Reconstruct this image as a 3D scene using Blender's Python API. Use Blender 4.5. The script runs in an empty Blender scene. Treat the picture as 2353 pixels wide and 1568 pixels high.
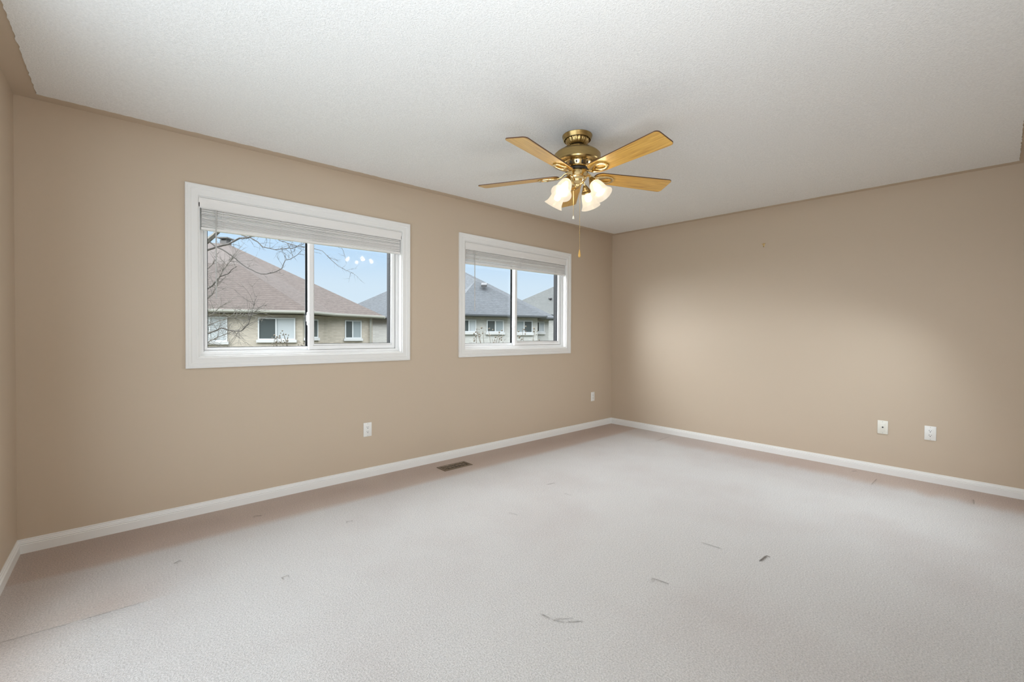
import bpy, bmesh, math, random
from mathutils import Vector, Matrix, noise
S = bpy.context.scene
COL = S.collection
PI = math.pi

# ------------------------------------------------------------------ camera
def make_camera():
    cd = bpy.data.cameras.new('camera'); o = bpy.data.objects.new('camera', cd); COL.objects.link(o)
    yaw, pit, rol = 0.7262, -0.0117, 0.0043
    f = Vector((math.sin(yaw)*math.cos(pit), math.cos(yaw)*math.cos(pit), math.sin(pit)))
    r = Vector((math.cos(yaw), -math.sin(yaw), 0)); u = r.cross(f)
    r2 = r*math.cos(rol)+u*math.sin(rol); u2 = -r*math.sin(rol)+u*math.cos(rol)
    m = Matrix((r2, u2, -f)).transposed().to_4x4(); m.translation = Vector((-4.8707, -3.4675, 1.1818))
    o.matrix_world = m
    cd.sensor_width = 36; cd.lens = 995.88*36/2353; cd.shift_y = -2.144/2353
    cd.clip_start = 0.02; cd.clip_end = 400
    S.camera = o
make_camera()

# ------------------------------------------------------------------ sky, lights, exposure
SKY_HIGH, SKY_GLOW = 9.5, 20.0
BULB, SIDE_FILL = 140.0, 43.0
BOUNCE = 27.0
NEAR = 36.0
S.view_settings.view_transform = 'Standard'; S.view_settings.look = 'None'
S.view_settings.exposure = 0.0; S.view_settings.gamma = 1.0; S.view_settings.use_curve_mapping = False
S.cycles.use_denoising = True
S.cycles.max_bounces = 12; S.cycles.diffuse_bounces = 8; S.cycles.glossy_bounces = 4
S.cycles.transparent_max_bounces = 16; S.cycles.sample_clamp_indirect = 6.0
S.cycles.caustics_reflective = False; S.cycles.caustics_refractive = False

def make_world():
    w = bpy.data.worlds.new('sky'); S.world = w; w.use_nodes = True
    nt = w.node_tree; N = nt.nodes; L = nt.links
    for n in list(N): N.remove(n)
    out = N.new('ShaderNodeOutputWorld'); bg = N.new('ShaderNodeBackground')
    tc = N.new('ShaderNodeTexCoord'); sep = N.new('ShaderNodeSeparateXYZ')
    L.new(tc.outputs['Generated'], sep.inputs[0])
    low = N.new('ShaderNodeValToRGB'); L.new(sep.outputs['Z'], low.inputs[0])      # sine of elevation
    cr = low.color_ramp; cr.interpolation = 'EASE'
    stops = [(0.0, (.30, .30, .28)), (0.004, (.80, .90, .97)), (0.09, (.70, .855, .985)), (0.20, (.54, .76, 1.0)), (0.30, (.55, .75, 1.0))]
    cr.elements[0].position = 0; cr.elements[0].color = (*stops[0][1], 1)
    cr.elements[1].position = stops[-1][0]; cr.elements[1].color = (*stops[-1][1], 1)
    for p, c in stops[1:-1]:
        e = cr.elements.new(p); e.color = (*c, 1)
    hi = N.new('ShaderNodeMapRange'); hi.interpolation_type = 'SMOOTHSTEP'
    hi.inputs['From Min'].default_value = .30; hi.inputs['From Max'].default_value = .72
    hi.inputs['To Min'].default_value = 0; hi.inputs['To Max'].default_value = SKY_HIGH
    L.new(sep.outputs['Z'], hi.inputs['Value'])
    # extra sky glow added out of view, up to the left of the windows
    g = Vector((-.85, .42, .32)).normalized()
    dot = N.new('ShaderNodeVectorMath'); dot.operation = 'DOT_PRODUCT'; dot.inputs[1].default_value = g
    nrm = N.new('ShaderNodeVectorMath'); nrm.operation = 'NORMALIZE'
    L.new(tc.outputs['Generated'], nrm.inputs[0]); L.new(nrm.outputs[0], dot.inputs[0])
    mx = N.new('ShaderNodeMath'); mx.operation = 'MAXIMUM'; mx.inputs[1].default_value = 0; L.new(dot.outputs['Value'], mx.inputs[0])
    pw = N.new('ShaderNodeMath'); pw.operation = 'POWER'; pw.inputs[1].default_value = 6; L.new(mx.outputs[0], pw.inputs[0])
    gm = N.new('ShaderNodeMath'); gm.operation = 'MULTIPLY'; gm.inputs[1].default_value = SKY_GLOW; L.new(pw.outputs[0], gm.inputs[0])
    ad = N.new('ShaderNodeMath'); ad.operation = 'ADD'; L.new(hi.outputs[0], ad.inputs[0]); L.new(gm.outputs[0], ad.inputs[1])
    sc = N.new('ShaderNodeVectorMath'); sc.operation = 'SCALE'; sc.inputs[0].default_value = (.93, .97, 1.0)
    L.new(ad.outputs[0], sc.inputs['Scale'])
    tot = N.new('ShaderNodeVectorMath'); tot.operation = 'ADD'
    L.new(low.outputs[0], tot.inputs[0]); L.new(sc.outputs[0], tot.inputs[1])
    L.new(tot.outputs[0], bg.inputs['Color']); L.new(bg.outputs[0], out.inputs[0])
make_world()

RLX = -5.3146; RNY = -3.64
def area_light(name, loc, size, energy, color, rot):
    ld = bpy.data.lights.new(name, 'AREA'); ld.shape = 'RECTANGLE'; ld.size, ld.size_y = size
    ld.energy = energy; ld.color = color
    o = bpy.data.objects.new(name, ld); COL.objects.link(o); o.location = loc; o.rotation_euler = rot
    return o
# fill light added in a made-up opening in the left wall, outside the frame
sl = area_light('side_fill_light', (RLX-.02, -2.15, 1.12), (2.2, 2.0), SIDE_FILL, (.80, .91, 1.0), (PI/2, 0, -PI/2))
sl.data.spread = math.radians(168)
# unseen fill light added at the near wall's right end, shining down
nl = area_light('near_fill_light', (-.75, RNY+.03, 1.75), (.7, .4), NEAR, (.84, .93, 1.0), Vector((-.45, .75, -.85)).to_track_quat('-Z', 'Y').to_euler())
nl.data.spread = math.radians(125)
# unseen fill light added beside the viewer, bounced off the ceiling
area_light('bounce_fill_light', (-4.4, -3.3, 1.0), (.6, .6), BOUNCE, (.84, .92, 1.0), (PI, 0, 0))

# ------------------------------------------------------------------ helpers
random.seed(7)
def mat(name, color=(.8, .8, .8), rough=.5, metal=0, **kw):
    m = bpy.data.materials.new(name); m.use_nodes = True
    b = m.node_tree.nodes['Principled BSDF']
    b.inputs['Base Color'].default_value = (*color, 1); b.inputs['Roughness'].default_value = rough; b.inputs['Metallic'].default_value = metal
    for k, v in kw.items(): b.inputs[k].default_value = v
    return m
def nodes(m): return m.node_tree.nodes, m.node_tree.links, m.node_tree.nodes['Principled BSDF']
def objcoord(m, scale=(1, 1, 1), coord='Object'):
    N, L, b = nodes(m)
    tc = N.new('ShaderNodeTexCoord'); mp = N.new('ShaderNodeMapping'); mp.inputs['Scale'].default_value = scale
    L.new(tc.outputs[coord], mp.inputs[0]); return mp.outputs[0]
def noise_tex(m, vec, scale, detail=2, rough=.5):
    N, L, b = nodes(m); n = N.new('ShaderNodeTexNoise'); n.inputs['Scale'].default_value = scale
    n.inputs['Detail'].default_value = detail; n.inputs['Roughness'].default_value = rough; L.new(vec, n.inputs['Vector']); return n.outputs['Fac']
def add_bump(m, h, strength=.3, dist=.01, normal=None):
    N, L, b = nodes(m); bp = N.new('ShaderNodeBump'); bp.inputs['Strength'].default_value = strength; bp.inputs['Distance'].default_value = dist
    L.new(h, bp.inputs['Height'])
    if normal: L.new(normal, bp.inputs['Normal'])
    L.new(bp.outputs[0], b.inputs['Normal']); return bp.outputs[0]
def ramp(m, fac, a, b_, p0=.3, p1=.7):
    N, L, b = nodes(m); r = N.new('ShaderNodeValToRGB'); r.color_ramp.elements[0].color = (*a, 1); r.color_ramp.elements[1].color = (*b_, 1)
    r.color_ramp.elements[0].position = p0; r.color_ramp.elements[1].position = p1; L.new(fac, r.inputs[0]); return r.outputs[0]

class MB:
    def __init__(s): s.bm = bmesh.new()
    def box(s, a, b, M=None):
        v = [Vector((x, y, z)) for x in (a[0], b[0]) for y in (a[1], b[1]) for z in (a[2], b[2])]
        if M: v = [M @ p for p in v]
        v = [s.bm.verts.new(p) for p in v]
        for f in ((0, 1, 3, 2), (4, 6, 7, 5), (0, 4, 5, 1), (2, 3, 7, 6), (0, 2, 6, 4), (1, 5, 7, 3)): s.bm.faces.new([v[i] for i in f])
        return s
    def prism(s, pts, d, M=None):
        """polygon pts extruded along vector d"""
        p = [Vector(q) for q in pts]; d = Vector(d); q = [a+d for a in p]
        if M: p = [M @ a for a in p]; q = [M @ a for a in q]
        p = [s.bm.verts.new(a) for a in p]; q = [s.bm.verts.new(a) for a in q]; n = len(p)
        s.bm.faces.new(p[::-1]); s.bm.faces.new(q)
        for i in range(n): s.bm.faces.new((p[i], p[(i+1) % n], q[(i+1) % n], q[i]))
        return s
    def poly(s, pts):
        s.bm.faces.new([s.bm.verts.new(p) for p in pts]); return s
    def loft(s, rings, closed_ring=True, cap=True, loop=False):
        R = [[s.bm.verts.new(p) for p in r] for r in rings]; n = len(R[0])
        pairs = list(zip(R, R[1:])) + ([(R[-1], R[0])] if loop else [])
        for a, b in pairs:
            for i in range(n if closed_ring else n-1):
                s.bm.faces.new((a[i], a[(i+1) % n], b[(i+1) % n], b[i]))
        if cap and not loop:
            s.bm.faces.new(R[0][::-1]); s.bm.faces.new(R[-1])
        return s
    def lathe(s, prof, n=48, M=None, flute=0, fluten=0):
        """prof: list of (r,z); open surface of revolution"""
        M = M or Matrix()
        rows = []
        for r, z in prof:
            if r < 1e-6: rows.append([s.bm.verts.new(M @ Vector((0, 0, z)))])
            else:
                row = []
                for i in range(n):
                    a = 2*PI*i/n; rr = r*(1+flute*math.cos(fluten*a)) if flute else r
                    row.append(s.bm.verts.new(M @ Vector((rr*math.cos(a), rr*math.sin(a), z))))
                rows.append(row)
        for a, b in zip(rows, rows[1:]):
            if len(a) == 1 and len(b) == 1: continue
            for i in range(n):
                j = (i+1) % n
                if len(a) == 1: s.bm.faces.new((a[0], b[i], b[j]))
                elif len(b) == 1: s.bm.faces.new((a[i], b[0], a[j]))
                else: s.bm.faces.new((a[i], b[i], b[j], a[j]))
        return s
    def tube(s, pts, r, n=8, closed=False, cap=True):
        P = [Vector(p) for p in pts]; k = len(P); rs = r if isinstance(r, (list, tuple)) else [r]*k
        rings = []; prev = None
        for i in range(k):
            if closed: t = P[(i+1) % k]-P[i-1]
            else: t = P[min(i+1, k-1)]-P[max(i-1, 0)]
            t = t.normalized() if t.length > 1e-9 else Vector((0, 0, 1))
            if prev is None:
                up = Vector((0, 0, 1)) if abs(t.z) < .9 else Vector((1, 0, 0)); u = t.cross(up).normalized()
            else: u = (prev - t*prev.dot(t)).normalized()
            prev = u; w = t.cross(u)
            rings.append([P[i]+(u*math.cos(2*PI*j/n)+w*math.sin(2*PI*j/n))*rs[i] for j in range(n)])
        return s.loft(rings, True, cap, loop=closed)
    def sphere(s, c, r, n=12, sz=1):
        prof = [(r*math.sin(PI*i/n), -r*sz*math.cos(PI*i/n)) for i in range(n+1)]
        return s.lathe(prof, n*2, Matrix.Translation(c))
    def build(s, name, m, parent=None, bevel=0, smooth=35, segs=2, M=None, label=None):
        bm = s.bm
        bmesh.ops.remove_doubles(bm, verts=bm.verts, dist=1e-6)
        if M: bm.transform(M)
        bmesh.ops.recalc_face_normals(bm, faces=bm.faces)
        if bevel:
            es = [e for e in bm.edges if len(e.link_faces) == 2 and e.calc_face_angle(0) > math.radians(40)]
            bmesh.ops.bevel(bm, geom=es, offset=bevel, segments=segs, affect='EDGES', profile=.5, clamp_overlap=True)
        ang = math.radians(smooth)
        for f in bm.faces: f.smooth = smooth > 0
        for e in bm.edges:
            if len(e.link_faces) != 2 or e.calc_face_angle(0) > ang: e.smooth = False
        me = bpy.data.meshes.new(name); bm.to_mesh(me); bm.free(); me.materials.append(m)
        o = bpy.data.objects.new(name, me); COL.objects.link(o)
        if parent: o.parent = parent
        if label: o['label'] = label
        return o
def tag(o, label, cat, group=None, kind=None):
    o['label'] = label; o['category'] = cat
    if group: o['group'] = group
    if kind: o['kind'] = kind
    return o
def struct(o, label, cat): return tag(o, label, cat, None, 'structure')
def empty(name, loc=(0, 0, 0), rz=0):
    o = bpy.data.objects.new(name, None); COL.objects.link(o); o.location = loc; o.rotation_euler = (0, 0, rz); o.empty_display_size = .1
    return o

# ------------------------------------------------------------------ materials
M = {}
def wall_paint():
    m = mat('tan_wall_paint', (.555, .458, .352), .55); v = objcoord(m)
    add_bump(m, noise_tex(m, v, 260, 3), .08, .002); return m
M['wall'] = wall_paint()
def stipple():
    m = mat('white_stipple', (.80, .80, .79), .9); v = objcoord(m); N, L, b = nodes(m)
    n1 = noise_tex(m, v, 110, 3, .6); n2 = noise_tex(m, v, 220, 2)
    ad = N.new('ShaderNodeMath'); ad.operation = 'MULTIPLY_ADD'; ad.inputs[1].default_value = .35; L.new(n2, ad.inputs[0]); L.new(n1, ad.inputs[2])
    add_bump(m, ad.outputs[0], .55, .006)
    L.new(ramp(m, n1, (.76, .76, .75), (.84, .84, .83), .35, .65), b.inputs['Base Color']); return m
M['stipple'] = stipple()
M['trim'] = mat('white_trim_paint', (.80, .80, .79), .38)
M['vinyl'] = mat('white_vinyl', (.84, .845, .85), .32)
M['blind'] = mat('blind_vinyl', (.78, .77, .755), .45)
M['wand'] = mat('clear_wand', (.50, .50, .49), .25)
M['gasket'] = mat('black_gasket', (.007, .008, .010), .5, 0, **{'Specular IOR Level': .15})
M['plate'] = mat('white_plastic', (.82, .82, .80), .35)
M['ivory'] = mat('ivory_plastic', (.80, .79, .72), .35)
M['slot'] = mat('dark_slot', (.03, .03, .03), .6)
M['screw'] = mat('screw_head', (.55, .55, .53), .4)
def brass(name, col, rough, streak=0):
    m = mat(name, col, rough, 1.0); v = objcoord(m, (4, 4, 120)); N, L, b = nodes(m)
    n = noise_tex(m, v, 3, 3)
    L.new(ramp(m, n, tuple(c*.75 for c in col), col, .3, .65), b.inputs['Base Color'])
    return m
M['antique'] = brass('antique_brass', (.46, .33, .14), .27)
M['brass'] = brass('polished_brass', (.86, .66, .34), .16)
M['dark'] = mat('dark_hub', (.03, .025, .02), .5)
def oak():
    m = mat('oak_blade', (.62, .36, .09), .34); N, L, b = nodes(m)
    v = objcoord(m, (1.6, 26, 26)); n = noise_tex(m, v, 3.2, 5, .6)
    v2 = objcoord(m, (3, 110, 60)); n2 = noise_tex(m, v2, 2.0, 3)
    c1 = ramp(m, n, (.52, .26, .035), (.84, .52, .12), .3, .7)
    mx = N.new('ShaderNodeMixRGB'); mx.blend_type = 'MULTIPLY'; mx.inputs[0].default_value = .35
    L.new(c1, mx.inputs[1]); L.new(ramp(m, n2, (.6, .5, .4), (1, 1, 1), .35, .6), mx.inputs[2]); L.new(mx.outputs[0], b.inputs['Base Color'])
    b.inputs['Coat Weight'].default_value = .5; b.inputs['Coat Roughness'].default_value = .22
    return m
M['oak'] = oak()
M['walnut'] = mat('dark_blade_edge', (.10, .045, .02), .4)
def frosted():
    m = bpy.data.materials.new('frosted_glass'); m.use_nodes = True; N = m.node_tree.nodes; L = m.node_tree.links
    for n in list(N): N.remove(n)
    out = N.new('ShaderNodeOutputMaterial')
    tr = N.new('ShaderNodeBsdfTransparent'); tr.inputs[0].default_value = (1, .96, .88, 1)
    tl = N.new('ShaderNodeBsdfTranslucent'); tl.inputs[0].default_value = (.020, .018, .016, 1)
    df = N.new('ShaderNodeBsdfDiffuse'); df.inputs[0].default_value = (.020, .018, .016, 1)
    gl = N.new('ShaderNodeBsdfGlossy'); gl.inputs['Roughness'].default_value = .3
    a = N.new('ShaderNodeMixShader'); a.inputs[0].default_value = .5; L.new(tl.outputs[0], a.inputs[1]); L.new(df.outputs[0], a.inputs[2])
    b = N.new('ShaderNodeMixShader'); b.inputs[0].default_value = .36; L.new(a.outputs[0], b.inputs[1]); L.new(tr.outputs[0], b.inputs[2])
    c = N.new('ShaderNodeMixShader'); c.inputs[0].default_value = .05; L.new(b.outputs[0], c.inputs[1]); L.new(gl.outputs[0], c.inputs[2])
    em = N.new('ShaderNodeEmission'); em.inputs[0].default_value = (1, .88, .70, 1); em.inputs[1].default_value = .60
    s = N.new('ShaderNodeAddShader'); L.new(c.outputs[0], s.inputs[0]); L.new(em.outputs[0], s.inputs[1])
    L.new(s.outputs[0], out.inputs[0]); return m
M['shade'] = frosted()
def emit(name, col, st):
    m = bpy.data.materials.new(name); m.use_nodes = True; N = m.node_tree.nodes; L = m.node_tree.links
    for n in list(N): N.remove(n)
    out = N.new('ShaderNodeOutputMaterial'); e = N.new('ShaderNodeEmission'); e.inputs[0].default_value = (*col, 1); e.inputs[1].default_value = st
    L.new(e.outputs[0], out.inputs[0]); return m
M['bulb'] = emit('lit_bulb', (1, .80, .55), BULB)
def clear_glass(name, f0, tint):
    m = bpy.data.materials.new(name); m.use_nodes = True; N = m.node_tree.nodes; L = m.node_tree.links
    for n in list(N): N.remove(n)
    out = N.new('ShaderNodeOutputMaterial'); t = N.new('ShaderNodeBsdfTransparent'); t.inputs[0].default_value = (*tint, 1)
    g = N.new('ShaderNodeBsdfGlossy'); g.inputs['Roughness'].default_value = 0.0
    geo = N.new('ShaderNodeNewGeometry'); d = N.new('ShaderNodeVectorMath'); d.operation = 'DOT_PRODUCT'
    L.new(geo.outputs['Incoming'], d.inputs[0]); L.new(geo.outputs['Normal'], d.inputs[1])
    ab = N.new('ShaderNodeMath'); ab.operation = 'ABSOLUTE'; L.new(d.outputs['Value'], ab.inputs[0])
    su = N.new('ShaderNodeMath'); su.operation = 'SUBTRACT'; su.inputs[0].default_value = 1; L.new(ab.outputs[0], su.inputs[1])
    pw = N.new('ShaderNodeMath'); pw.operation = 'POWER'; pw.inputs[1].default_value = 5; L.new(su.outputs[0], pw.inputs[0])
    ma = N.new('ShaderNodeMath'); ma.operation = 'MULTIPLY_ADD'; ma.inputs[1].default_value = 1-f0; ma.inputs[2].default_value = f0; L.new(pw.outputs[0], ma.inputs[0])
    mx = N.new('ShaderNodeMixShader'); L.new(ma.outputs[0], mx.inputs[0]); L.new(t.outputs[0], mx.inputs[1]); L.new(g.outputs[0], mx.inputs[2])
    L.new(mx.outputs[0], out.inputs[0]); return m
M['glass'] = clear_glass('window_glass', .02, (.985, .99, .99))

# ------------------------------------------------------------------ room shell
RL, RN = -5.3146, -3.64              # left wall x, near wall y
H0, HC = 2.44, 2.5218                # ceiling height, height at the far right corner
def ceil_z(x, y):
    s = 1-min(1, max(0, -x/5.3146)); t = 1-min(1, max(0, -y/4.0)); return H0+(HC-H0)*s*t
W1 = dict(x0=-4.592, x1=-3.006, z0=.957, z1=2.150)
W2 = dict(x0=-2.4826, x1=-.8524, z0=.9637, z1=2.166)
CW = .070

# dents pressed or scratched into the carpet: centre x, y, direction angle, half length, ramp width, depth, stain plus painted crease shade 0..1
DENTS = [(-2.353, -1.107, -0.202, 0.046, 0.02, 0.006, 0.3),
         (-2.424, -1.354, -1.406, 0.041, 0.03, 0.006, 0.1),
         (-2.967, -1.344, -1.284, 0.039, 0.04, 0.008, 0.15),
         (-3.824, -0.751, -0.342, 0.022, 0.05, 0.008, 0.2),
         (-4.682, -0.654, 0.578, 0.019, 0.04, 0.009, 0.2),
         (-4.3, -1.168, 0.015, 0.018, 0.06, 0.012, 0.2),
         (-4.241, -0.281, -0.458, 0.026, 0.05, 0.008, 0.3),
         (-2.414, -2.403, -1.46, 0.056, 0.05, 0.011, 0.2),
         (-2.35, -2.646, -0.031, 0.049, 0.04, 0.014, 1),
         (-2.304, -2.655, -1.576, 0.011, 0.02, 0.01, 0.8),
         (-2.956, -2.396, -1.383, 0.042, 0.06, 0.013, 0.25),
         (-3.56, -2.216, -1.429, 0.028, 0.01, 0.005, 0.15),
         (-3.542, -2.27, -1.051, 0.029, 0.01, 0.005, 0.15),
         (-3.494, -2.318, -0.619, 0.04, 0.01, 0.005, 0.1),
         (-3.517, -2.274, -0.664, 0.049, 0.01, 0.004, 0.1),
         (-0.105, -2.63, -0.484, 0.027, 0.03, 0.006, 0.6),
         (-0.332, -2.802, -0.012, 0.12, 0.03, 0.006, 0.15),
         (-0.341, -3.355, 3.19, 0.07, 0.03, 0.006, 0.15),
         (-5.164, -0.959, -0.087, 0.139, 0.1, 0.012, 0.0),
         (-4.92, -0.976, -0.054, 0.106, 0.08, 0.012, 0.0),
         (-0.289, -0.916, 0.043, 0.183, 0.04, 0.006, 0.2),
         (-0.537, -0.868, -0.954, 0.081, 0.03, 0.004, 0.15)]
def dent_group():
    g = bpy.data.node_groups.new('carpet_dent', 'ShaderNodeTree')
    I = g.interface
    I.new_socket('P', in_out='INPUT', socket_type='NodeSocketVector')
    for n in ('cx', 'cy', 'cos', 'sin', 'half', 'wid', 'depth', 'dirt'): I.new_socket(n, in_out='INPUT', socket_type='NodeSocketFloat')  # dirt: stain plus painted crease shade
    I.new_socket('H', in_out='OUTPUT', socket_type='NodeSocketFloat'); I.new_socket('D', in_out='OUTPUT', socket_type='NodeSocketFloat')
    N, L = g.nodes, g.links
    gi = N.new('NodeGroupInput'); go = N.new('NodeGroupOutput')
    def mt(op, a, b=None, c=None, clamp=False):
        n = N.new('ShaderNodeMath'); n.operation = op; n.use_clamp = clamp
        for i, x in enumerate((a, b, c)):
            if x is None: continue
            if isinstance(x, (int, float)): n.inputs[i].default_value = x
            else: L.new(x, n.inputs[i])
        return n.outputs[0]
    sp = N.new('ShaderNodeSeparateXYZ'); L.new(gi.outputs['P'], sp.inputs[0])
    dx = mt('SUBTRACT', sp.outputs[0], gi.outputs['cx']); dy = mt('SUBTRACT', sp.outputs[1], gi.outputs['cy'])
    u = mt('ADD', mt('MULTIPLY', dx, gi.outputs['cos']), mt('MULTIPLY', dy, gi.outputs['sin']))
    v = mt('SUBTRACT', mt('MULTIPLY', dy, gi.outputs['cos']), mt('MULTIPLY', dx, gi.outputs['sin']))
    mu = mt('DIVIDE', mt('SUBTRACT', gi.outputs['half'], mt('ABSOLUTE', u)), mt('MULTIPLY', gi.outputs['half'], .4), clamp=True)
    near = mt('ADD', 1.0, mt('DIVIDE', v, gi.outputs['wid']), clamp=True)           # ramp on the near side
    far = mt('SUBTRACT', 1.0, mt('DIVIDE', v, .005), clamp=True)                    # steep far lip
    k = mt('MULTIPLY', mt('MULTIPLY', near, near), mt('MULTIPLY', far, mu))
    L.new(mt('MULTIPLY', mt('MULTIPLY', k, gi.outputs['depth']), -1.0), go.inputs['H'])
    core = mt('SUBTRACT', 1.0, mt('DIVIDE', mt('ABSOLUTE', mt('ADD', v, .002)), .012), clamp=True)
    L.new(mt('MULTIPLY', mt('MULTIPLY', core, mu), gi.outputs['dirt']), go.inputs['D'])
    return g
def carpet():
    m = mat('carpet', (.66, .63, .61), .95); N, L, b = nodes(m); v = objcoord(m)
    g = dent_group(); hs = ds = None
    for cx, cy, a, hl, w, dp, dirt in DENTS:  # dirt: stain plus painted crease shade
        n = N.new('ShaderNodeGroup'); n.node_tree = g; L.new(v, n.inputs['P'])
        for k, x in zip(('cx', 'cy', 'cos', 'sin', 'half', 'wid', 'depth', 'dirt'), (cx, cy, math.cos(a), math.sin(a), hl, w, dp*1.3, min(1, dirt*.95))): n.inputs[k].default_value = x
        if hs is None: hs, ds = n.outputs['H'], n.outputs['D']
        else:
            q = N.new('ShaderNodeMath'); L.new(hs, q.inputs[0]); L.new(n.outputs['H'], q.inputs[1]); hs = q.outputs[0]
            q = N.new('ShaderNodeMath'); q.operation = 'MAXIMUM'; L.new(ds, q.inputs[0]); L.new(n.outputs['D'], q.inputs[1]); ds = q.outputs[0]
    tuft = noise_tex(m, v, 150, 3, .65); fine = noise_tex(m, v, 420, 2); nap = noise_tex(m, v, 1.1, 3, .55)
    nap2 = noise_tex(m, objcoord(m, (1.5, 9, 1)), 1.0, 3)
    base = ramp(m, tuft, (.52, .500, .487), (.76, .735, .718), .34, .66)
    napc = ramp(m, nap, (.93, .905, .90), (1.0, 1.0, 1.0), .36, .56)
    mul = N.new('ShaderNodeMixRGB'); mul.blend_type = 'MULTIPLY'; mul.inputs[0].default_value = 1; L.new(base, mul.inputs[1]); L.new(napc, mul.inputs[2])
    # pinkish, unfaded and soiled edges; back and left strips also have painted-in shade
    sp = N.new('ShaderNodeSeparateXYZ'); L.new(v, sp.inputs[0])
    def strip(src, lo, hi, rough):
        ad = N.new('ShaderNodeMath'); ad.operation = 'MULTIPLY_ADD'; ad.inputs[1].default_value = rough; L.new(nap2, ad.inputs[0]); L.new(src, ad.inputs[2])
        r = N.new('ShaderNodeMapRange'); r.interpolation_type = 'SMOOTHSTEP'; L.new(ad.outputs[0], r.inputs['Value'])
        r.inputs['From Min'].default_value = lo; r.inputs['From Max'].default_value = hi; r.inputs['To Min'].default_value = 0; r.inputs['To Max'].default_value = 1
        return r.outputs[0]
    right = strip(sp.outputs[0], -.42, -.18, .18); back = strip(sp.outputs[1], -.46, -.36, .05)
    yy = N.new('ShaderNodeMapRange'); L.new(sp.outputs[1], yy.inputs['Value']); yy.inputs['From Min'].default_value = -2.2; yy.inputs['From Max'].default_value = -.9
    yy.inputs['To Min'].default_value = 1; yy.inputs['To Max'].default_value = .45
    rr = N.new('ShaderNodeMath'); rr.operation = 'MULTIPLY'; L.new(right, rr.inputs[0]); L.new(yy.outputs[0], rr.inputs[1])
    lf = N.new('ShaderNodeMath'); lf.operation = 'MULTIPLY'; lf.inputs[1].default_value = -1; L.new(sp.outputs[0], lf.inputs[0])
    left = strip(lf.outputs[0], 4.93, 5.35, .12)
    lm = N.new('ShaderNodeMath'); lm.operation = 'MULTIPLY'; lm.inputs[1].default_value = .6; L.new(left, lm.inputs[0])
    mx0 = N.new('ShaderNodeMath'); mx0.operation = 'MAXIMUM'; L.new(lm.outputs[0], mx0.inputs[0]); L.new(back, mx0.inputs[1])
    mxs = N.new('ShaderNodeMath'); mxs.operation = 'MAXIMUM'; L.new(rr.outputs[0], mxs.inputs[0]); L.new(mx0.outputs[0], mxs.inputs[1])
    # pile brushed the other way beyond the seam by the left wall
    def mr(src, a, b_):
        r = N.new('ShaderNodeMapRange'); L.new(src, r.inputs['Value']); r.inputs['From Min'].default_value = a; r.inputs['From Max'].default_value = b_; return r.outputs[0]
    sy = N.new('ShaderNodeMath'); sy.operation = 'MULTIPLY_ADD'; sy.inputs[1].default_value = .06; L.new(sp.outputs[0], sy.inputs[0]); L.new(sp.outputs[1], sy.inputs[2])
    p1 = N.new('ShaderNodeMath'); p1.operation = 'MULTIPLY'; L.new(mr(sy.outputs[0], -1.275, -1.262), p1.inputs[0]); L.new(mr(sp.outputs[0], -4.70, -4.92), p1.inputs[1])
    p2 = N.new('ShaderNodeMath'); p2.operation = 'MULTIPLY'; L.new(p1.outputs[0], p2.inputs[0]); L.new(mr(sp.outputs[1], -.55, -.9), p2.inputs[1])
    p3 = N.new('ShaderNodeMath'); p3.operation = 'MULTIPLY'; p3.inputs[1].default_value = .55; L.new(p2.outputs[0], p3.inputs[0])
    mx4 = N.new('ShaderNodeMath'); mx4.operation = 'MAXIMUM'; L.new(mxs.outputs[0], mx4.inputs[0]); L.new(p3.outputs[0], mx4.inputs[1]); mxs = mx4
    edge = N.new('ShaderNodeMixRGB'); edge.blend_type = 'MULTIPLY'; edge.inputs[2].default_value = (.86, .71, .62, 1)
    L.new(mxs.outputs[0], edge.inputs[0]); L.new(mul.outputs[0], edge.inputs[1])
    dm = N.new('ShaderNodeMixRGB'); dm.inputs[2].default_value = (.16, .12, .09, 1); L.new(ds, dm.inputs[0]); L.new(edge.outputs[0], dm.inputs[1])
    L.new(dm.outputs[0], b.inputs['Base Color'])
    big = add_bump(m, hs, 1.0, 1.0)
    tf = N.new('ShaderNodeMath'); tf.operation = 'MULTIPLY_ADD'; tf.inputs[1].default_value = .4; L.new(fine, tf.inputs[0]); L.new(tuft, tf.inputs[2])
    add_bump(m, tf.outputs[0], .8, .012, big)
    b.inputs['Sheen Weight'].default_value = .15
    return m
M['carpet'] = carpet()

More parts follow.
